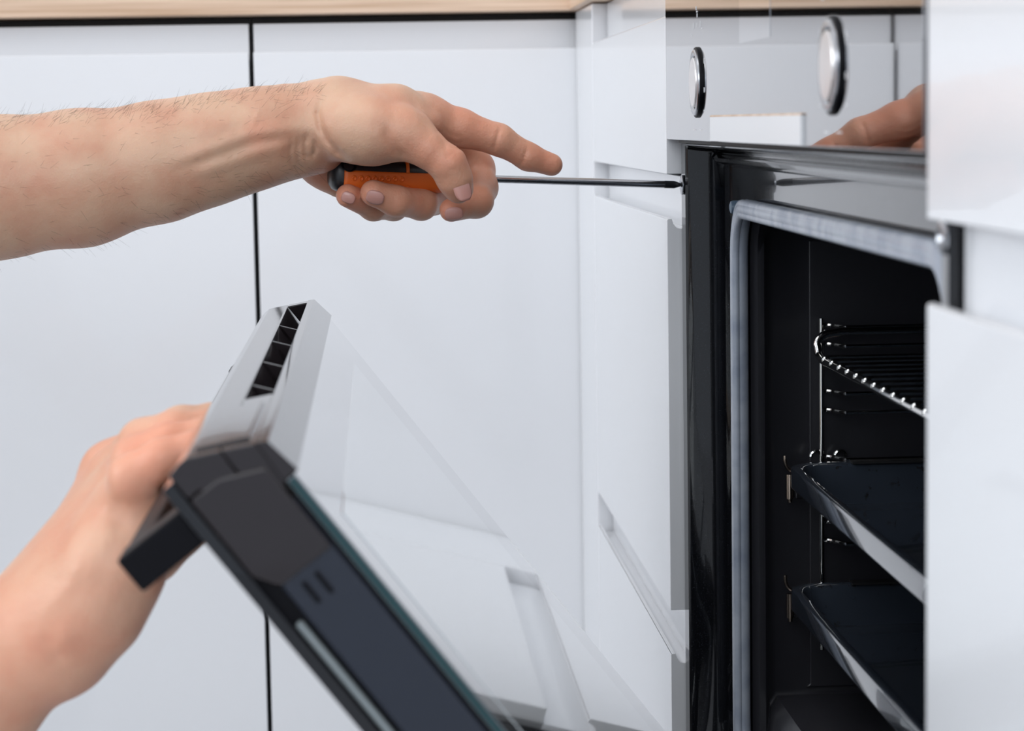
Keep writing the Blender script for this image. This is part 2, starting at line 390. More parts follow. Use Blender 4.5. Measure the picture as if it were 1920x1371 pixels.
# fan grille and heating element deep inside
bm = bmesh.new()
for k in range(6): tube_bm(bm, [(.432, .97+math.cos(a)*(.02+.016*k), .60+math.sin(a)*(.02+.016*k)) for a in np.linspace(0, 2*PI, 25)[:-1]], .0016, 6, True)
link('fan_grille', bm_me(bm), 'cavity', oven)
bm = bmesh.new()
hp = []
for i in range(5):
    ya, yb = (.78, 1.15) if i % 2 == 0 else (1.15, .78); x = .10+i*.06
    hp += [Vector((x, ya, .722)), Vector((x, yb, .722))]
tube_bm(bm, hp, .003, 8); link('heating_element', bm_me(bm), 'darksteel', oven)

# ------------------------------------------------------------------ wire shelf
shelf = empty('oven_shelf', 'shiny wire grill shelf on the upper level inside the oven', 'oven rack')
zs = .6540; xs = .0685; ya, yb = 1.1815, .7545
bm = bmesh.new()
fr = [Vector((.39, ya, zs+.0135)), Vector((.080, ya, zs+.014))] + bez((.072, ya, zs+.013), (.0655, ya, zs+.010), (.0668, ya-.0015, zs+.006), 6)
fr += bez((.0672, ya-.002, zs+.003), (xs, ya-.006, zs-.001), (xs, ya-.020, zs), 6) + [Vector((xs, yb+.020, zs))]
fr += bez((xs, yb+.014, zs), (.0672, yb+.004, zs-.001), (.0665, yb, zs+.007), 6) + [Vector((.072, yb, zs+.014)), Vector((.39, yb, zs+.014))]
tube_bm(bm, fr, .0023, 12); link('frame', bm_me(bm), 'chrome', shelf)
rod = None
for i in range(20):
    y = 1.1655-i*.0198
    if rod is None:
        bm = bmesh.new(); tube_bm(bm, [(-.0022, 0, 0), (-.0018, 0, .0012), (0, 0, .0022), (.003, 0, .0024), (.32, 0, .0024), (.325, 0, .001)], [.0005, .0011, .0013, .0011, .0011, .0008], 8)
        rod = link('rod', bm_me(bm), 'chrome', shelf); rod.location = (xs, y, zs)
    else:
        c = rod.copy(); COL.objects.link(c); c.parent = shelf; c.location = (xs, y, zs)
tube('cross_bar', [(xs+.30, 1.178, zs+.0005), (xs+.30, .757, zs+.0005)], .0020, 'chrome', shelf)

# ------------------------------------------------------------------ baking trays
def tray(zr, label, dirty):
    t = empty('baking_tray', label, 'baking tray', 'enamelled trays inside the oven')
    ya, yb, x0, x1 = 1.1815, .7530, .0498, .395
    def LP(x, y, z, i, r):   # i = inset
        return [(xx, yy, z) for xx, yy in rrect(x0+i, x1-i, yb+i, ya-i, r, 8)]
    def rr(i, z, r): return [(xx, yy, z) for xx, yy in rrect(x0+i, x1-i, yb+i, ya-i, r, 8)]
    bm = bmesh.new()
    loops = [rr(.0140, zr-.0238, .014), rr(.0060, zr-.0165, .016), rr(.0008, zr-.0116, .018), rr(.0001, zr-.0108, .018), rr(0, zr-.0102, .018), rr(0, zr-.0020, .018), rr(.0001, zr-.0012, .018), rr(.0003, zr-.0004, .018), rr(.0012, zr, .018),
             rr(.0045, zr-.0004, .015), rr(.0065, zr-.0022, .013), rr(.0090, zr-.0130, .012), rr(.0140, zr-.0205, .010), rr(.022, zr-.0222, .008)]
    R = loft(bm, loops, cap=True); bm.faces.new(R[0][::-1])
    link('pan', bm_me(bm), 'tray', t)
    bm = bmesh.new()      # black slab on the far rim, painting the dark of its slot
    bx(bm, .084, .375, ya-.0075, ya+.0015, zr-.0006, zr+.0004)
    link('rim_slot', bm_me(bm), 'shadow', t)
    return t
tray(.5995, 'blue-grey enamel baking tray on the middle runners, directly under the wire shelf', 1)
tray(.5352, 'blue-grey enamel baking tray on the lowest runners of the oven', 0)

# ------------------------------------------------------------------ oven door (tilted open)
SHARP[0] = 14
P0 = Vector((-.1885, 0, .6755)); T = Vector((.609, 0, -.7932)); Nn = Vector((.7932, 0, .609))
def dp(t, n): q = P0+T*t+Nn*n; return (q.x, q.z)
DY0, DY1 = .6960, 1.2635; LEN = .322
door = bpy.data.objects.new('door', None); COL.objects.link(door); door.parent = oven; door.empty_display_size = .02
door.location = (0, 0, 0)
door['label'] = 'oven door pulled open on a slant, seen from its vented top edge'
# inner glass pane: frame border + window
def pane(name, t0, t1, n0, n1, y0, y1, m, bevel=.0004):
    return prism(name, [dp(t0, n0), dp(t0, n1), dp(t1, n1), dp(t1, n0)], 'Y', y0, y1, m, door, bevel=bevel)
g = pane('inner_glass', .0012, LEN, -.0042, -.0008, DY0, DY1, 'glass')
pane('window_coating', .0235, LEN-.02, -.0009, -.0006, DY0+.030, DY1-.077, 'glass_clear', 0)
pane('glass_edge_strip', .0016, LEN, -.0038, -.0012, DY0-.0007, DY0+.0002, 'glass_edge', 0)
# outer glass pane
pane('outer_glass', -.0200, LEN, -.0355, -.0315, DY0-.001, DY1+.001, 'outer')
# side channels
for ys, y0, y1 in ((0, DY0+.0002, DY0+.0125), (1, DY1-.0125, DY1-.0002)):
    bm = bmesh.new()
    def rectp(t0, t1, n0, n1, a, b): pr(bm, [dp(t0, n0), dp(t0, n1), dp(t1, n1), dp(t1, n0)], 'Y', a, b)
    rectp(.006, LEN, -.0262, -.0055, y0, y1)
    link('side_channel', bm_me(bm), 'side', door, bevel=.0012)
pane('side_bead', .038, LEN, -.0305, -.0280, DY0-.0002, DY0+.006, 'greyplastic', .0008)
pane('side_gap', .006, LEN, -.0315, -.0262, DY0+.003, DY1-.003, 'black', 0)
pane('inner_seal', .006, LEN, -.0055, -.0043, DY0+.0015, DY1-.0015, 'black', 0)
pane('middle_glass', .012, LEN-.01, -.0180, -.0150, DY0+.013, DY1-.013, 'glass', 0)
# end cap detail on the near side
bm = bmesh.new()
pr(bm, [dp(-.0125, -.0312), dp(-.0125, -.0200), dp(-.0060, -.0060), dp(.026, -.0060), dp(.026, -.0262), dp(.018, -.0312)], 'Y', DY0-.0006, DY0+.004)
link('end_cap', bm_me(bm), 'cap', door, bevel=.0012)
for nn in (-.0200, -.0150):
    bm = bmesh.new(); pr(bm, [dp(.0290, nn-.0008), dp(.0290, nn+.0008), dp(.0370, nn+.0008), dp(.0370, nn-.0008)], 'Y', DY0-.0003, DY0+.002)
    link('slot', bm_me(bm), 'black', door)
# vented top trim: strip on the glass side, strip on the outer side, floor of the channel, ribs
SL = (-.0233+.0125)/(.0235-.0015)      # slope of the sloping top face
def tp(n): return -.0125 - (-.0015-n)*.0108/.0220
def top_piece(name, pts, y0, y1, m='cap', bevel=.0006):
    return prism(name, [dp(t, n) for t, n in pts], 'Y', y0, y1, m, door, bevel=bevel)
nA, nB = -.0042, -.0142                 # channel sides
top_piece('top_trim', [(.0010, .0008), (-.0120, -.0010), (tp(-.003), -.003), (tp(nA), nA), (.006, nA-.001), (.006, -.0045), (.001, -.0045)], DY0, DY1)
top_piece('top_trim', [(.004, nB-.001), (tp(nB), nB), (tp(-.0235), -.0235), (-.0232, -.0270), (-.0222, -.0312), (-.0130, -.0312), (-.0130, -.0262), (.004, -.0262)], DY0, DY1)
top_piece('channel_floor', [(.0005, nB-.0005), (.0005, nA), (.004, nA), (.004, nB-.0005)], DY0+.002, DY1-.002, 'shadow', 0)
ends = [1.2555, 1.137, 1.055, .963, .877, .823]
top_piece('top_trim', [(tp(nA)+.0001, nA-.0002), (tp(nB)+.0001, nB+.0002), (.002, nB+.0002), (.002, nA-.0002)], 1.2500, DY1-.0003)
for y in ends[1:-1]:
    top_piece('vent_rib', [(tp(nA)+.0082, nA-.0002), (tp(nB)+.0006, nB+.0002), (.002, nB+.0002), (.002, nA-.0002)], y-.0010, y+.0010, 'cap', .0003)
top_piece('top_trim', [(tp(nA)+.0001, nA-.0002), (tp(nB)+.0001, nB+.0002), (.002, nB+.0002), (.002, nA-.0002)], DY0+.0003, .826)
# raised glossy cover near the corner
top_piece('corner_cover', [(tp(-.006)-.0010, -.006), (tp(-.0215)-.0010, -.0215), (tp(-.0215)+.001, -.0215), (tp(-.006)+.001, -.006)], DY0+.012, .800, 'cap', .0006)
# handle: two brackets and a bar
hn = -.0357
def hpiece(name, t0, t1, n0, n1, y0, y1, m='black', bevel=.0012):
    return prism(name, [dp(t0, n0), dp(t0, n1), dp(t1, n1), dp(t1, n0)], 'Y', y0, y1, m, door, bevel=bevel)
hpiece('handle_bracket', -.0118, .0010, hn-.0250, hn, .6985, .7180)
hpiece('handle_bracket', -.0118, .0010, hn-.0250, hn, 1.240, 1.2595)
hpiece('handle_bar', -.0115, .0007, hn-.0250, hn-.0150, .7178, 1.2402, 'black', .0020)
hpiece('hinge_arm', LEN, LEN+.045, -.022, -.010, .720, .728, 'steel', .0006)
hpiece('hinge_arm', LEN, LEN+.045, -.022, -.010, 1.232, 1.240, 'steel', .0006)

SHARP[0] = 38
# ------------------------------------------------------------------ screwdriver
sd = empty('screwdriver', 'orange and black screwdriver held in the upper hand, turning the oven screw', 'screwdriver')
tail = at(618, 326, 1.2135); tip = Vector((.0066, 1.2595, .7437)); ax = (tip-tail).normalized()
up = Vector((0,0,1)); up = (up-ax*up.dot(ax)).normalized(); cc = ax.cross(up)       # cc points away from / towards camera
if cc.y > 0: cc = -cc
HL = .0735                                     # handle length
def hr(s):     # handle radius profile along s (m)
    pts = [(0, .0056), (.0008, .0075), (.003, .0088), (.006, .0092), (.014, .0092), (.026, .0084), (.040, .0080), (.052, .0080), (.060, .0076), (.066, .0068), (.070, .0074), (.0727, .0074), (.0735, .0060)]
    return float(np.interp(s, [p[0] for p in pts], [p[1] for p in pts]))
def hpt(s, th, extra=0, rr=None):
    r = (hr(s) if rr is None else rr)+extra
    c, sn = math.cos(th), math.sin(th); k = 1/((abs(c)**3.2+abs(sn)**3.2)**(1/3.2)); k = 1+(k-1)*.7
    return tail+ax*s+(cc*c+up*sn)*r*k
def loft_h(name, s0, s1, a0, a1, extra, m, ns=30, na=32, thick=None):
    bm = bmesh.new(); full = abs(a1-a0) > 6.2
    V = []
    for i in range(ns+1):
        s = s0+(s1-s0)*i/ns
        V.append([bm.verts.new(hpt(s, a0+(a1-a0)*k/na, extra)) for k in range(na if full else na+1)])
    for i in range(ns):
        n = len(V[i])
        for k in range(n if full else n-1): bm.faces.new((V[i][k], V[i][(k+1)%n], V[i+1][(k+1)%n], V[i+1][k]))
    if full: bm.faces.new(V[0][::-1]); bm.faces.new(V[-1])
    me = bm_me(bm); o = link(name, me, m, sd)
    if not full:
        so = o.modifiers.new('solid', 'SOLIDIFY'); so.thickness = .0009; so.offset = 0
    return o
loft_h('handle_core', 0, HL, 0, 2*PI, 0, 'gripblack', 40, 40)
D = PI/180
loft_h('grip_panel', .0058, .0722, -150*D, 13*D, .0004, 'orange', 30, 24)
loft_h('grip_strap', .0395, .0412, 10*D, 170*D, .0004, 'orange', 3, 20)
loft_h('grip_strap', .0668, .0722, 0, 2*PI, .0006, 'orange', 4, 32)
# hanging hole
hc = hpt(.0082, 28*D)
ho = lathe('hang_hole', hc-((cc*.84+up*.54))*.0012, (cc*.84+up*.54), [(0, .0), (.0004, .0024), (.0016, .0030), (.0021, .0036), (.0018, .0041)], 'black', sd, 24)
# dimples on the grip
dm = None
rows = [(.0110+.0037*i, -10*D) for i in range(8)]+[(.0295+.0037*i, -40*D) for i in range(4)]
for s, a in rows:
    p = hpt(s, a, .0010); nrm = (cc*math.cos(a)+up*math.sin(a))
    bm = bmesh.new(); lathe_bm(bm, p-nrm*.0004, nrm, [(0, .0016), (.0008, .0014), (.0011, .0010), (.0006, .0005), (.0005, 0)], 14)
    link('grip_dimple', bm_me(bm), 'orange', sd)
lathe('collar', tail+ax*HL, ax, [(-.001, .0047), (.0016, .0047), (.0020, .0040), (.0024, .0028)], 'black', sd, 28)
L = (tip-tail).length
lathe('shaft', tail+ax*(HL+.002), ax, [(0, .00205), (L-HL-.012, .00205)], 'steel', sd, 24)
lathe('shaft_tip', tail+ax*(L-.0102), ax, [(0, .00207), (.0060, .00207), (.0100, .0009), (.0103, 0)], 'gripblack', sd, 20)

# ------------------------------------------------------------------ person (both arms): distance field -> surface nets
class Field:
    def __init__(s, xs, ys, zs):
        s.x, s.y, s.z = xs, ys, zs
    def shape(s): return (len(s.x), len(s.y), len(s.z))
    def sub(s, lo, hi):
        return tuple(slice(max(0, int(np.searchsorted(a, l))-1), min(len(a), int(np.searchsorted(a, h))+1)) for a, l, h in zip((s.x, s.y, s.z), lo, hi))
    def grid(s, sl): return s.x[sl[0]][:, None, None], s.y[sl[1]][None, :, None], s.z[sl[2]][None, None, :]
def smin(a, b, k):
    h = np.clip(.5+.5*(b-a)/k, 0, 1); return b+(a-b)*h-k*h*(1-h)
def cap(F, A, fld, a, b, ra, rb, k, neg=False):
    """blend a round cone into array A"""
    a = np.array(a, float); b = np.array(b, float); pad = max(ra, rb)+k+.004
    sl = fld.sub(np.minimum(a, b)-pad, np.maximum(a, b)+pad)
    X, Y, Z = fld.grid(sl); d = b-a; L2 = max(float(d@d), 1e-12)
    t = np.clip(((X-a[0])*d[0]+(Y-a[1])*d[1]+(Z-a[2])*d[2])/L2, 0, 1)
    q = np.sqrt((X-a[0]-t*d[0])**2+(Y-a[1]-t*d[1])**2+(Z-a[2]-t*d[2])**2)-(ra+(rb-ra)*t)
    if neg: A[sl] = -smin(-A[sl], q, k)
    else: A[sl] = smin(A[sl], q, k)
def chain(fld, A, pts, k):
    for p, q in zip(pts, pts[1:]): cap(None, A, fld, p[0], q[0], p[1], q[1], k)
def surface_nets(fld, V):
    nx, ny, nz = V.shape; ins = V < 0
    c = np.zeros((nx-1, ny-1, nz-1), np.int8)
    for i in (0, 1):
        for j in (0, 1):
            for k in (0, 1): c += ins[i:nx-1+i, j:ny-1+j, k:nz-1+k]
    act = (c > 0) & (c < 8); idx = np.argwhere(act); n = len(idx)
    ID = -np.ones(c.shape, np.int64); ID[act] = np.arange(n)
    acc = np.zeros((n, 3)); cnt = np.zeros(n); ax_ = (fld.x, fld.y, fld.z)
    P = lambda I: np.stack([fld.x[I[:, 0]], fld.y[I[:, 1]], fld.z[I[:, 2]]], 1)
    for ax in range(3):
        o1, o2 = [(1, 2), (0, 2), (0, 1)][ax]
        for u in (0, 1):
            for v in (0, 1):
                A = idx.copy(); A[:, o1] += u; A[:, o2] += v; B = A.copy(); B[:, ax] += 1
                va_, vb_ = V[tuple(A.T)], V[tuple(B.T)]; m = (va_ < 0) != (vb_ < 0)
                t = (va_[m]/(va_[m]-vb_[m]))[:, None]; acc[m] += P(A[m])*(1-t)+P(B[m])*t; cnt[m] += 1
    verts = acc/cnt[:, None]; faces = []
    for ax in range(3):
        o1, o2 = [(1, 2), (2, 0), (0, 1)][ax]
        s0 = [slice(None)]*3; s1 = [slice(None)]*3; s0[ax] = slice(0, -1); s1[ax] = slice(1, None)
        a, b = ins[tuple(s0)], ins[tuple(s1)]
        E = np.argwhere(a != b); E = E[(E[:, o1] > 0) & (E[:, o2] > 0) & (E[:, o1] < V.shape[o1]-1) & (E[:, o2] < V.shape[o2]-1)]
        fl = a[tuple(E.T)]
        q = []
        for du, dv in ((-1, -1), (0, -1), (0, 0), (-1, 0)):
            I = E.copy(); I[:, o1] += du; I[:, o2] += dv; q.append(ID[tuple(I.T)])
        q = np.stack(q, 1); q[~fl] = q[~fl][:, ::-1]; faces.append(q)
    return verts, np.concatenate(faces)

def N_(px, py, Y, r): return (np.array(at(px, py, Y)), r/1000)
def W_(x, y, z, r): return (np.array((x, y, z)), r/1000)

def hand_field(fld, base, fingers, extras=(), carve=(), kpalm=.010, palmk_r=.020):
    BIG = .05
    P = np.full(fld.shape(), BIG, np.float32)
    for pts, k in base: chain(fld, P, pts, k)
    TOT = P.copy()
    for pts, kf in fingers:
        Fg = np.full(fld.shape(), BIG, np.float32); chain(fld, Fg, pts, .0035)
        lo = np.min([p[0] for p in pts], 0)-.03; hi = np.max([p[0] for p in pts], 0)+.03
        sl = fld.sub(lo, hi); X, Y, Z = fld.grid(sl); c = pts[0][0]
        dd = np.sqrt((X-c[0])**2+(Y-c[1])**2+(Z-c[2])**2)
        k = .0006+(kf-.0006)*(1-np.clip((dd-palmk_r*.6)/(palmk_r*.9), 0, 1))
        TOT[sl] = np.minimum(TOT[sl], smin(P[sl], Fg[sl], k))
    for a, b, ra, rb, k in extras: cap(None, TOT, fld, a, b, ra, rb, k)
    for a, b, ra, rb, k in carve: cap(None, TOT, fld, a, b, ra, rb, k, True)
    return TOT
def axis_(segs):
    """list of (start, stop, step) joined"""
    out = [np.arange(a, b, s) for a, b, s in segs]; return np.concatenate(out)

# ---- upper (left) hand on the screwdriver
fa = [W_(-.72,1.20,.800,50), W_(-.60,1.208,.752,46), N_(-330,412,1.205,42), N_(-160,375,1.205,39), N_(0,351,1.203,34.5), N_(150,334,1.203,33.2), N_(300,303,1.203,29), N_(400,278,1.203,26.2), N_(490,257,1.204,23.4), N_(585,240,1.207,21.3)]
fb = [W_(-.72,1.225,.800,48), W_(-.60,1.228,.752,44), N_(-330,414,1.235,40), N_(-160,378,1.235,38), N_(0,352,1.236,34.5), N_(150,335,1.236,33), N_(300,303,1.236,28), N_(400,277,1.238,25), N_(490,253,1.240,22), N_(585,240,1.242,20)]
idx_ = [N_(796,223,1.209,12.0), N_(862,240,1.211,9.9), N_(935,262,1.213,8.0), N_(990,294,1.217,7.0), N_(1034,309,1.2195,6.0)]
mid_ = [N_(784,218,1.232,12), N_(845,265,1.240,10.5), N_(891,317,1.243,10.2), N_(900,352,1.232,9.2), N_(893,377,1.214,8.6), N_(846,394,1.197,6.2)]
rin_ = [N_(752,228,1.250,11.5), N_(800,335,1.262,9.5), N_(812,372,1.245,8.6), N_(790,383,1.222,8.1), N_(742,377,1.206,7.7), N_(700,362,1.2005,6.9)]
pin_ = [N_(716,250,1.266,10.5), N_(745,350,1.265,8.6), N_(738,386,1.240,7.6), N_(700,388,1.222,7.0), N_(652,367,1.2055,6.2)]
thb_ = [N_(762,250,1.180,11.8), N_(800,277,1.177,9.8), N_(839,307,1.176,9.2), N_(852,335,1.178,8.7), N_(860,354,1.1805,7.6)]
base = [
    (fa, .012), (fb, .012),
    ([N_(585,238,1.212,21), N_(640,205,1.209,13), idx_[0]], .014),
    ([N_(600,208,1.228,14), mid_[0]], .014), ([N_(600,213,1.245,13.5), rin_[0]], .014), ([N_(600,222,1.258,12.5), pin_[0]], .014),
    ([N_(612,222,1.198,13.5), N_(660,240,1.188,15.5), N_(705,246,1.183,15.2), (thb_[0][0], .0122)], .010),       # thenar
    ([N_(655,250,1.232,15), N_(740,250,1.234,14)], .014),                                                  # palm behind handle
    ([N_(595,272,1.232,16), N_(612,312,1.234,10.5), N_(640,345,1.236,7.5)], .010),                         # heel of the hand
    ([N_(640,200,1.200,9), N_(742,205,1.197,9.5), N_(800,232,1.196,7)], .012),                           # web
]
def cp_(px, py, Y): return np.array(at(px, py, Y))
def relief(fld, V, pts, Yref, w, depth, ymax):
    """groove (depth>0) or ridge (depth<0) that follows a line over the side of the skin turned to -Y"""
    P = [np.array(at(px, py, Yref))[[0, 2]] for px, py in pts]
    lo = np.min(P, 0)-3*w; hi = np.max(P, 0)+3*w
    sl = fld.sub((lo[0], -9, lo[1]), (hi[0], ymax, hi[1]))
    X = fld.x[sl[0]][:, None]; Z = fld.z[sl[2]][None, :]; D = np.full((X.shape[0], Z.shape[1]), 9.)
    n = len(P)-1
    fade = np.ones_like(D)
    for i, (a, b) in enumerate(zip(P, P[1:])):
        d = b-a; t = np.clip(((X-a[0])*d[0]+(Z-a[1])*d[1])/max(d@d, 1e-12), 0, 1)
        q = np.hypot(X-a[0]-t*d[0], Z-a[1]-t*d[1]); g = (i+t)/n; m = q < D
        D = np.where(m, q, D); fade = np.where(m, np.minimum(1, 4*np.minimum(g, 1-g)+.25), fade)
    V[sl] += (depth*fade*np.exp(-(D/w)**2))[:, None, :]
def surf(fld, V, px, py, y0, y1):
    """first skin point on the sight line through a pixel, with its normal"""
    def val(p):
        i = [min(max(np.searchsorted(a, c)-1, 0), len(a)-2) for a, c in zip((fld.x, fld.y, fld.z), p)]
        t = [(c-a[k])/(a[k+1]-a[k]) for a, c, k in zip((fld.x, fld.y, fld.z), p, i)]
        c = V[i[0]:i[0]+2, i[1]:i[1]+2, i[2]:i[2]+2]
        c = c[0]*(1-t[0])+c[1]*t[0]; c = c[0]*(1-t[1])+c[1]*t[1]; return c[0]*(1-t[2])+c[1]*t[2]
    y = y0
    while y < y1:
        p = at(px, py, y)
        if val(p) < 0:
            e = .0015; g = Vector([val(p+Vector(d)*e)-val(p-Vector(d)*e) for d in ((1,0,0),(0,1,0),(0,0,1))])
            return p, g.normalized()
        y += .0004
    return None, None
REL = [ # points, width mm, depth mm
 ([(941,238),(934,262),(927,286)], .9, 1.0), ([(949,242),(943,262)], .8, .25), ([(994,277),(986,299),(979,315)], .8, .8), ([(1000,282),(993,300)], .8, .2),
 ([(822,247),(838,262),(858,270),(874,266)], 1.2, .6), ([(830,240),(846,253),(866,258)], 1.0, .4), ([(812,238),(826,262),(838,280)], 1.2, .6), ([(842,272),(852,279),(868,277)], .9, .5),
 ([(833,300),(842,290),(856,287)], .9, .45), ([(836,307),(846,297),(860,296)], .8, .35), ([(832,294),(840,284),(850,281)], .8, .3), ([(829,308),(838,316),(850,317)], .9, .25),
 ([(722,232),(728,258),(741,282),(762,297)], 2.0, 1.3), ([(712,228),(715,250),(724,272)], 1.6, .35), ([(703,228),(704,246)], 1.3, .25),
 ([(549,262),(544,288),(548,310),(557,326)], 1.4, 1.5), ([(563,256),(557,282),(560,306),(569,324)], 1.4, 1.5), ([(577,250),(571,272),(573,290),(580,300)], 1.4, 1.3), ([(537,270),(534,292),(538,312)], 1.2, .4),
 ([(603,186),(597,214),(602,240),(614,262),(632,283),(650,297)], 1.8, 2.0), ([(590,262),(592,276),(586,296)], 1.2, 1.1),
 ([(330,302),(400,277),(470,250),(520,243),(580,240)], 4.0, -1.3), ([(360,330),(430,306),(500,281),(545,272)], 3.5, -.9), ([(340,316),(410,292),(480,267),(540,257)], 2.6, .5),
 ([(487,203),(482,222),(474,240)], .8, -.5), ([(536,203),(527,218)], .7, -.4), ([(370,255),(430,232),(500,215)], 4, -.5),
 ([(870,372),(880,392),(877,410)], 1.0, .4), ([(905,300),(912,330),(910,360)], 1.2, .2), ([(745,350),(740,372),(735,400)], .9, .2), ([(722,346),(717,360)], .7, .15),
 ([(645,170),(700,182),(770,190)], 4.0, -.4), ([(770,182),(784,205),(800,232),(812,244)], 2.0, .6), ([(800,196),(830,214),(845,240)], 2.0, .4)]
ext = [(np.array(at(752,222,1.1755)), np.array(at(770,230,1.1755)), .0035, .0030, .006)]; car = []
# ---- field 1
h = .00095
g1 = Field(axis_([(-.72, -.40, .006), (-.40, -.335, .003), (-.335, -.046, h)]),
           axis_([(1.13, 1.160, .004), (1.160, 1.288, h), (1.288, 1.312, .004)]),
           axis_([(.60, .700, .005), (.700, .806, h), (.806, .87, .005)]))
V1 = hand_field(g1, base, [(idx_, .008), (mid_, .006), (rin_, .006), (pin_, .006), (thb_, .008)], ext, car)
for pts, w_, d_ in REL: relief(g1, V1, pts, 1.19, w_/1000, d_/1000, 1.236)

# ---- lower (right) hand on the door handle
def F2(px, py, Y, r): return N_(px, py, Y, r)
fa2 = [W_(-.68,.84,.660,50), W_(-.59,.858,.555,47), W_(-.478,.893,.438,42), F2(-420,1610,.885,40), F2(-200,1430,.875,33), F2(-60,1305,.865,26), F2(50,1215,.860,22)]
fb2 = [W_(-.68,.865,.660,48), W_(-.59,.885,.555,45), W_(-.478,.915,.438,40), F2(-420,1610,.915,38), F2(-200,1430,.90,32), F2(-60,1300,.895,25), F2(55,1205,.890,21)]
idx2 = [F2(214,888,.915,12.2), F2(275,842,.912,10), W_(-.2395,.895,.6625,8.8), W_(-.2270,.900,.6640,7.6), W_(-.2200,.900,.6500,6.7), W_(-.2130,.898,.6370,6.2)]
mid2 = [F2(228,897,.893,12), W_(-.2520,.878,.6590,10), W_(-.2400,.874,.6635,8.8), W_(-.2275,.876,.6645,7.6), W_(-.2200,.876,.6500,6.7), W_(-.2120,.876,.6360,6.2)]
rin2 = [F2(240,912,.872,11.5), W_(-.2530,.856,.6560,9.4), W_(-.2405,.853,.6620,8.4), W_(-.2280,.854,.6640,7.4), W_(-.2200,.854,.6500,6.6), W_(-.2130,.854,.6370,6.0)]
pin2 = [F2(252,935,.850,10.8), W_(-.2525,.836,.6530,8.6), W_(-.2410,.832,.6600,7.6), W_(-.2290,.833,.6630,6.8), W_(-.2210,.833,.6510,6.2), W_(-.2150,.833,.6400,5.8)]
thb2 = [F2(210,1080,.895,13), F2(285,1040,.905,11), W_(-.2290,.915,.6290,9), W_(-.2150,.915,.6260,8)]
car2 = [F2(95,1150,.865,20)]
base2 = [(fa2, .012), (fb2, .012),
    ([F2(75,1180,.875,20), F2(120,1110,.885,16), idx2[0]], .016), ([F2(90,1170,.865,19), mid2[0]], .016),
    ([F2(95,1180,.858,19), rin2[0]], .016), ([F2(100,1190,.850,17), pin2[0]], .016),
    ([F2(120,1190,.850,15), F2(180,1135,.845,15.5), F2(228,1060,.843,13.0), F2(262,985,.845,10)], .014),       # hypothenar
    ([F2(120,1170,.890,15), F2(200,1090,.892,15), F2(240,1000,.885,12)], .014)]
h2 = .0016
g2 = Field(axis_([(-.70, -.36, .006), (-.36, -.19, h2)]), axis_([(.77, .81, .005), (.81, .945, h2), (.945, .99, .005)]),
           axis_([(.36, .52, .006), (.52, .69, h2), (.69, .73, .006)]))
V2 = hand_field(g2, base2, [(idx2, .008), (mid2, .007), (rin2, .007), (pin2, .007), (thb2, .009)])

REL2 = [([(112,1075),(150,980),(196,888)], 3.6, -1.0), ([(135,1075),(182,985),(224,905)], 3.2, -1.1), ([(160,1085),(205,1000),(243,925)], 3.0, -.9),
 ([(232,925),(222,958),(228,992)], 2.2, .9), ([(243,935),(236,962),(242,985)], 1.6, .6), ([(110,1205),(125,1180),(150,1160)], 4, -.8), ([(120,1235),(112,1200),(95,1170)], 3, .8),
 ([(90,1130),(140,1080),(165,1030)], 2.2, -.6)]
for pts, w_, d_ in REL2: relief(g2, V2, pts, .845, w_/1000, d_/1000, .875)
# ---- rest of the kneeling person (beside the frame): head, torso, legs on a coarser grid
def core_grid(c): return Field(np.arange(-1.22, -.40, c), np.arange(.72, 1.36, c), np.arange(.0, 1.18, c))
g3 = core_grid(.009); V3 = np.full(g3.shape(), .05, np.float32)
HC = np.array((-.665, 1.03, .985))
def mm(x, y, z, r): return (np.array((x, y, z)), r)
chain(g3, V3, [mm(-.735,1.03,.80,.055), mm(-.70,1.03,.88,.055), mm(-.675,1.03,.93,.058)], .03)
cap(None, V3, g3, HC+np.array((-.015,0,.015)), HC+np.array((.0,0,.03)), .092, .088, .02)
cap(None, V3, g3, HC+np.array((.02,0,-.05)), HC+np.array((.045,0,-.075)), .058, .035, .03)
chain(g3, V3, [mm(HC[0]+.085,1.03,.995,.008), mm(HC[0]+.108,1.03,.962,.012)], .012)       # nose
for s_ in (-1, 1):
    cap(None, V3, g3, HC+np.array((-.01,s_*.088,.015)), HC+np.array((-.012,s_*.092,-.020)), .014, .010, .008)   # ears
    cap(None, V3, g3, HC+np.array((.088,s_*.032,.012)), HC+np.array((.090,s_*.034,.012)), .010, .010, .008, True)  # eye sockets
cap(None, V3, g3, HC+np.array((.078,-.020,-.055)), HC+np.array((.078,.020,-.055)), .007, .007, .006)      # lips
torso = [([mm(-.735,1.17,.775,.07), mm(-.715,.89,.70,.07)], .05), ([mm(-.76,1.09,.72,.105), mm(-.90,1.09,.36,.10)], .06), ([mm(-.75,.96,.68,.105), mm(-.90,.98,.35,.10)], .06)]
legs = [[mm(-.93,1.11,.27,.10), mm(-.60,1.17,.115,.066)], [mm(-.60,1.17,.10,.060), mm(-1.02,1.15,.065,.045), mm(-1.12,1.15,.055,.035)],
        [mm(-.93,.96,.27,.10), mm(-.60,.90,.115,.066)], [mm(-.60,.90,.10,.060), mm(-1.02,.92,.065,.045), mm(-1.12,.92,.055,.035)]]
for p_, k_ in torso: chain(g3, V3, p_, k_)
for p_ in legs: chain(g3, V3, p_, .03)
chain(g3, V3, [mm(-.735,1.19,.79,.055), mm(-.69,1.21,.788,.045)], .03); chain(g3, V3, [mm(-.71,.86,.69,.055), mm(-.66,.853,.64,.045)], .03)
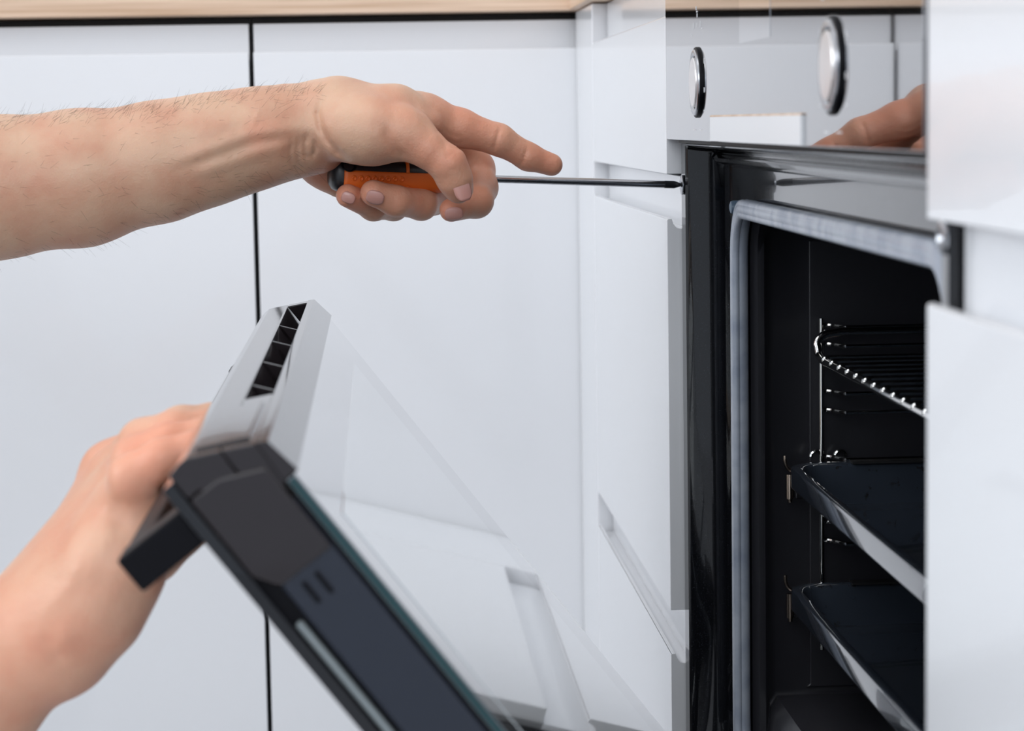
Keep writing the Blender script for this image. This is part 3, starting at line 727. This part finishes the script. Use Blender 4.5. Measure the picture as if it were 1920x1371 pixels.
def cloth(name, chains, k, m_):
    V = np.full(g3.shape(), .05, np.float32)
    for p_, kk in chains: chain(g3, V, [(a, rr_+.012) for a, rr_ in p_], kk)
    v, f = surface_nets(g3, V)
    me = bpy.data.meshes.new(name); me.from_pydata(v.tolist(), [], f.tolist()); me.update()
    return link(name, me, m_, None, smooth=True)
M['shirt'] = mat('grey_cotton_shirt', (.16, .18, .21), .85, bump=(220, .3, .001)); M['trousers'] = mat('dark_blue_trousers', (.03, .04, .07), .85, bump=(260, .3, .001))
M['haircap'] = mat('brown_hair', (.05, .03, .018), .6, bump=(180, .6, .003)); M['eye'] = mat('eye_white', (.8, .8, .8), .15)
shirt = cloth('shirt', torso+[([mm(-.735,1.19,.79,.058), mm(-.62,1.218,.762,.050)], .03), ([mm(-.71,.86,.69,.066), mm(-.61,.868,.585,.062)], .03), ([mm(-.735,1.03,.79,.06), mm(-.74,1.03,.76,.06)], .03)], .05, 'shirt')
trousers = cloth('trousers', [(p_, .03) for p_ in legs]+[([mm(-.90,1.09,.34,.10), mm(-.90,.98,.33,.10)], .05)], .03, 'trousers')
body_v = []; body_f = []; red = []
reds1 = [(at(1035,308,1.217), .014, .55), (at(935,245,1.208), .012, .35), (at(850,292,1.172), .009, .6), (at(855,350,1.176), .012, .45), (at(760,225,1.176), .014, .35),
         (at(700,365,1.198), .012, .6), (at(650,368,1.202), .012, .7), (at(845,395,1.195), .012, .6), (at(900,370,1.20), .012, .45), (at(600,318,1.222), .010, .6), (at(478,250,1.182), .005, .7), (at(770,385,1.21), .014, .5), (at(890,245,1.206), .020, .55), (at(985,290,1.212), .018, .5), (at(810,280,1.17), .014, .45), (at(905,320,1.235), .02, .4), (at(740,375,1.2), .016, .5)]
reds2 = [(at(190,865,.90), .016, .5), (at(310,840,.85), .02, .6), (at(60,1215,.84), .03, .4), (at(285,850,.83), .02, .6), (at(255,880,.86), .012, .5), (at(150,1000,.86), .03, .3), (at(180,1150,.84), .03, .3)]
off = 0
for fld, V, rd in ((g1, V1, reds1), (g2, V2, reds2), (g3, V3, [(tuple(HC+np.array((.07,0,-.06))), .02, .4)])):
    v, f = surface_nets(fld, V); body_v.append(v); body_f.append(f+off); off += len(v)
    a = np.zeros(len(v))
    for p, s, w in rd: a = np.maximum(a, w*np.exp(-((v-np.array(p))**2).sum(1)/(2*s*s)))
    red.append(a)
bv = np.concatenate(body_v); bf = np.concatenate(body_f)
me = bpy.data.meshes.new('person_body'); me.vertices.add(len(bv)); me.vertices.foreach_set('co', bv.astype(np.float32).ravel())
me.loops.add(bf.size); me.loops.foreach_set('vertex_index', bf.astype(np.int32).ravel())
me.polygons.add(len(bf)); me.polygons.foreach_set('loop_start', np.arange(0, bf.size, 4, dtype=np.int32))
me.update(calc_edges=True); me.validate()
ar = me.attributes.new('redness', 'FLOAT', 'POINT'); ar.data.foreach_set('value', np.concatenate(red).astype(np.float32))
me.materials.append(M['skin']); me.polygons.foreach_set('use_smooth', np.ones(len(me.polygons), bool))
person = empty('person', 'person kneeling at the oven, bare arms turning the screwdriver and holding the tilted door', 'person')
shirt.parent = person; trousers.parent = person
bm = bmesh.new()
for v in (bmesh.ops.create_icosphere(bm, subdivisions=4, radius=.104)['verts']): v.co = Vector((v.co.x, v.co.y*.93, v.co.z*1.0)) + Vector(HC) + Vector((-.016, 0, .030))
bmesh.ops.delete(bm, geom=[v for v in bm.verts if v.co.z < HC[2]+.02+max(0, (v.co.x-HC[0]+.02))*.75 - (.07 if v.co.x < HC[0]-.03 else 0)], context='VERTS')
link('hair', bm_me(bm), 'haircap', person)
for s_ in (-1, 1):
    e_ = lathe('eye', Vector(HC)+Vector((.0745, s_*.032, .012)), (1, 0, 0), [(0, .0115), (.006, .0098), (.0095, .0058), (.0108, 0)], 'eye', person, 20)
    lathe('iris', Vector(HC)+Vector((.0840, s_*.032, .012)), (1, 0, 0), [(0, .0055), (.0014, .0030), (.0016, 0)], 'haircap', e_, 16)
body = bpy.data.objects.new('body', me); COL.objects.link(body); body.parent = person
cs = body.modifiers.new('smooth', 'CORRECTIVE_SMOOTH') if False else body.modifiers.new('smooth', 'SMOOTH'); cs.factor = .5; cs.iterations = 2

# fingernails: curved plates
def nail(c, direction, normal, w, l, rad, name='fingernail'):
    d = Vector(direction).normalized(); n = Vector(normal); n = (n-d*n.dot(d)).normalized(); s = d.cross(n)
    bm = bmesh.new(); G = []
    for i in range(11):
        u = -1+2*i/10; row = []
        for j in range(9):
            v = -1+2*j/8
            hw = w/2*max(.12, 1-abs(u)**(3.2 if u > 0 else 2.4))**(1/2.2)
            a = v*hw/rad
            row.append(bm.verts.new(Vector(c)+d*(u*l/2)+s*(math.sin(a)*rad)+n*((math.cos(a)-1)*rad - .0006*u*u)))
        G.append(row)
    for i in range(10):
        for j in range(8): bm.faces.new((G[i][j], G[i][j+1], G[i+1][j+1], G[i+1][j]))
    o = link(name, bm_me(bm), 'nail', person); m_ = o.modifiers.new('solid', 'SOLIDIFY'); m_.thickness = .0006; m_.offset = 0
    return o

LAM = [
    ((867, 351), (852, 318), (870, 378), .0098, .0140, .0080), ((851, 402), (885, 395), (826, 400), .0078, .0095, .0062),
    ((703, 371), (745, 378), (678, 362), .0080, .0092, .0068), ((653, 371), (690, 386), (633, 363), .0062, .0072, .0060)]
for (c, a, b, w_, l_, rad) in LAM:
    p, n_ = surf(g1, V1, c[0], c[1], 1.15, 1.28)
    if p is None: continue
    d_ = at(b[0], b[1], p.y)-at(a[0], a[1], p.y)
    nail(p+n_*.0003, d_, n_, w_, l_, rad)
# fine dark hairs on the forearm
bm = bmesh.new()
def hair(p, n_, dirv, L_):
    a = p; m_ = p+(n_*.35+dirv*.8)*L_*.5; e = p+(n_*.45+dirv*.95)*L_
    w = .00004
    tube_bm(bm, bez(a, m_, e, 3), [w, w, w*.8, w*.4], 3)
for k in range(900):
    px = random.uniform(-150, 600)
    topy = np.interp(px, [0,150,300,350,480,600], [215,203,197,185,163,160]); boty = np.interp(px, [0,60,150,250,370,470,560], [485,482,468,440,385,358,328])
    u = random.random()
    if u < .62: py = topy+1+abs(random.gauss(0, 1))*14
    elif u < .8: py = boty-1-abs(random.gauss(0, 1))*18
    else: py = random.uniform(topy, boty)
    if not topy < py < boty: continue
    p, n_ = surf(g1, V1, px, py, 1.15, 1.25)
    if p is None: continue
    dv = Vector((random.uniform(.2, 1), random.uniform(-.4, .2), random.uniform(-.5, .6))).normalized()
    hair(p-n_*.0003, n_, dv, random.uniform(.003, .008))
hh = link('arm_hair', bm_me(bm), 'hair', person); hh['kind'] = 'stuff'
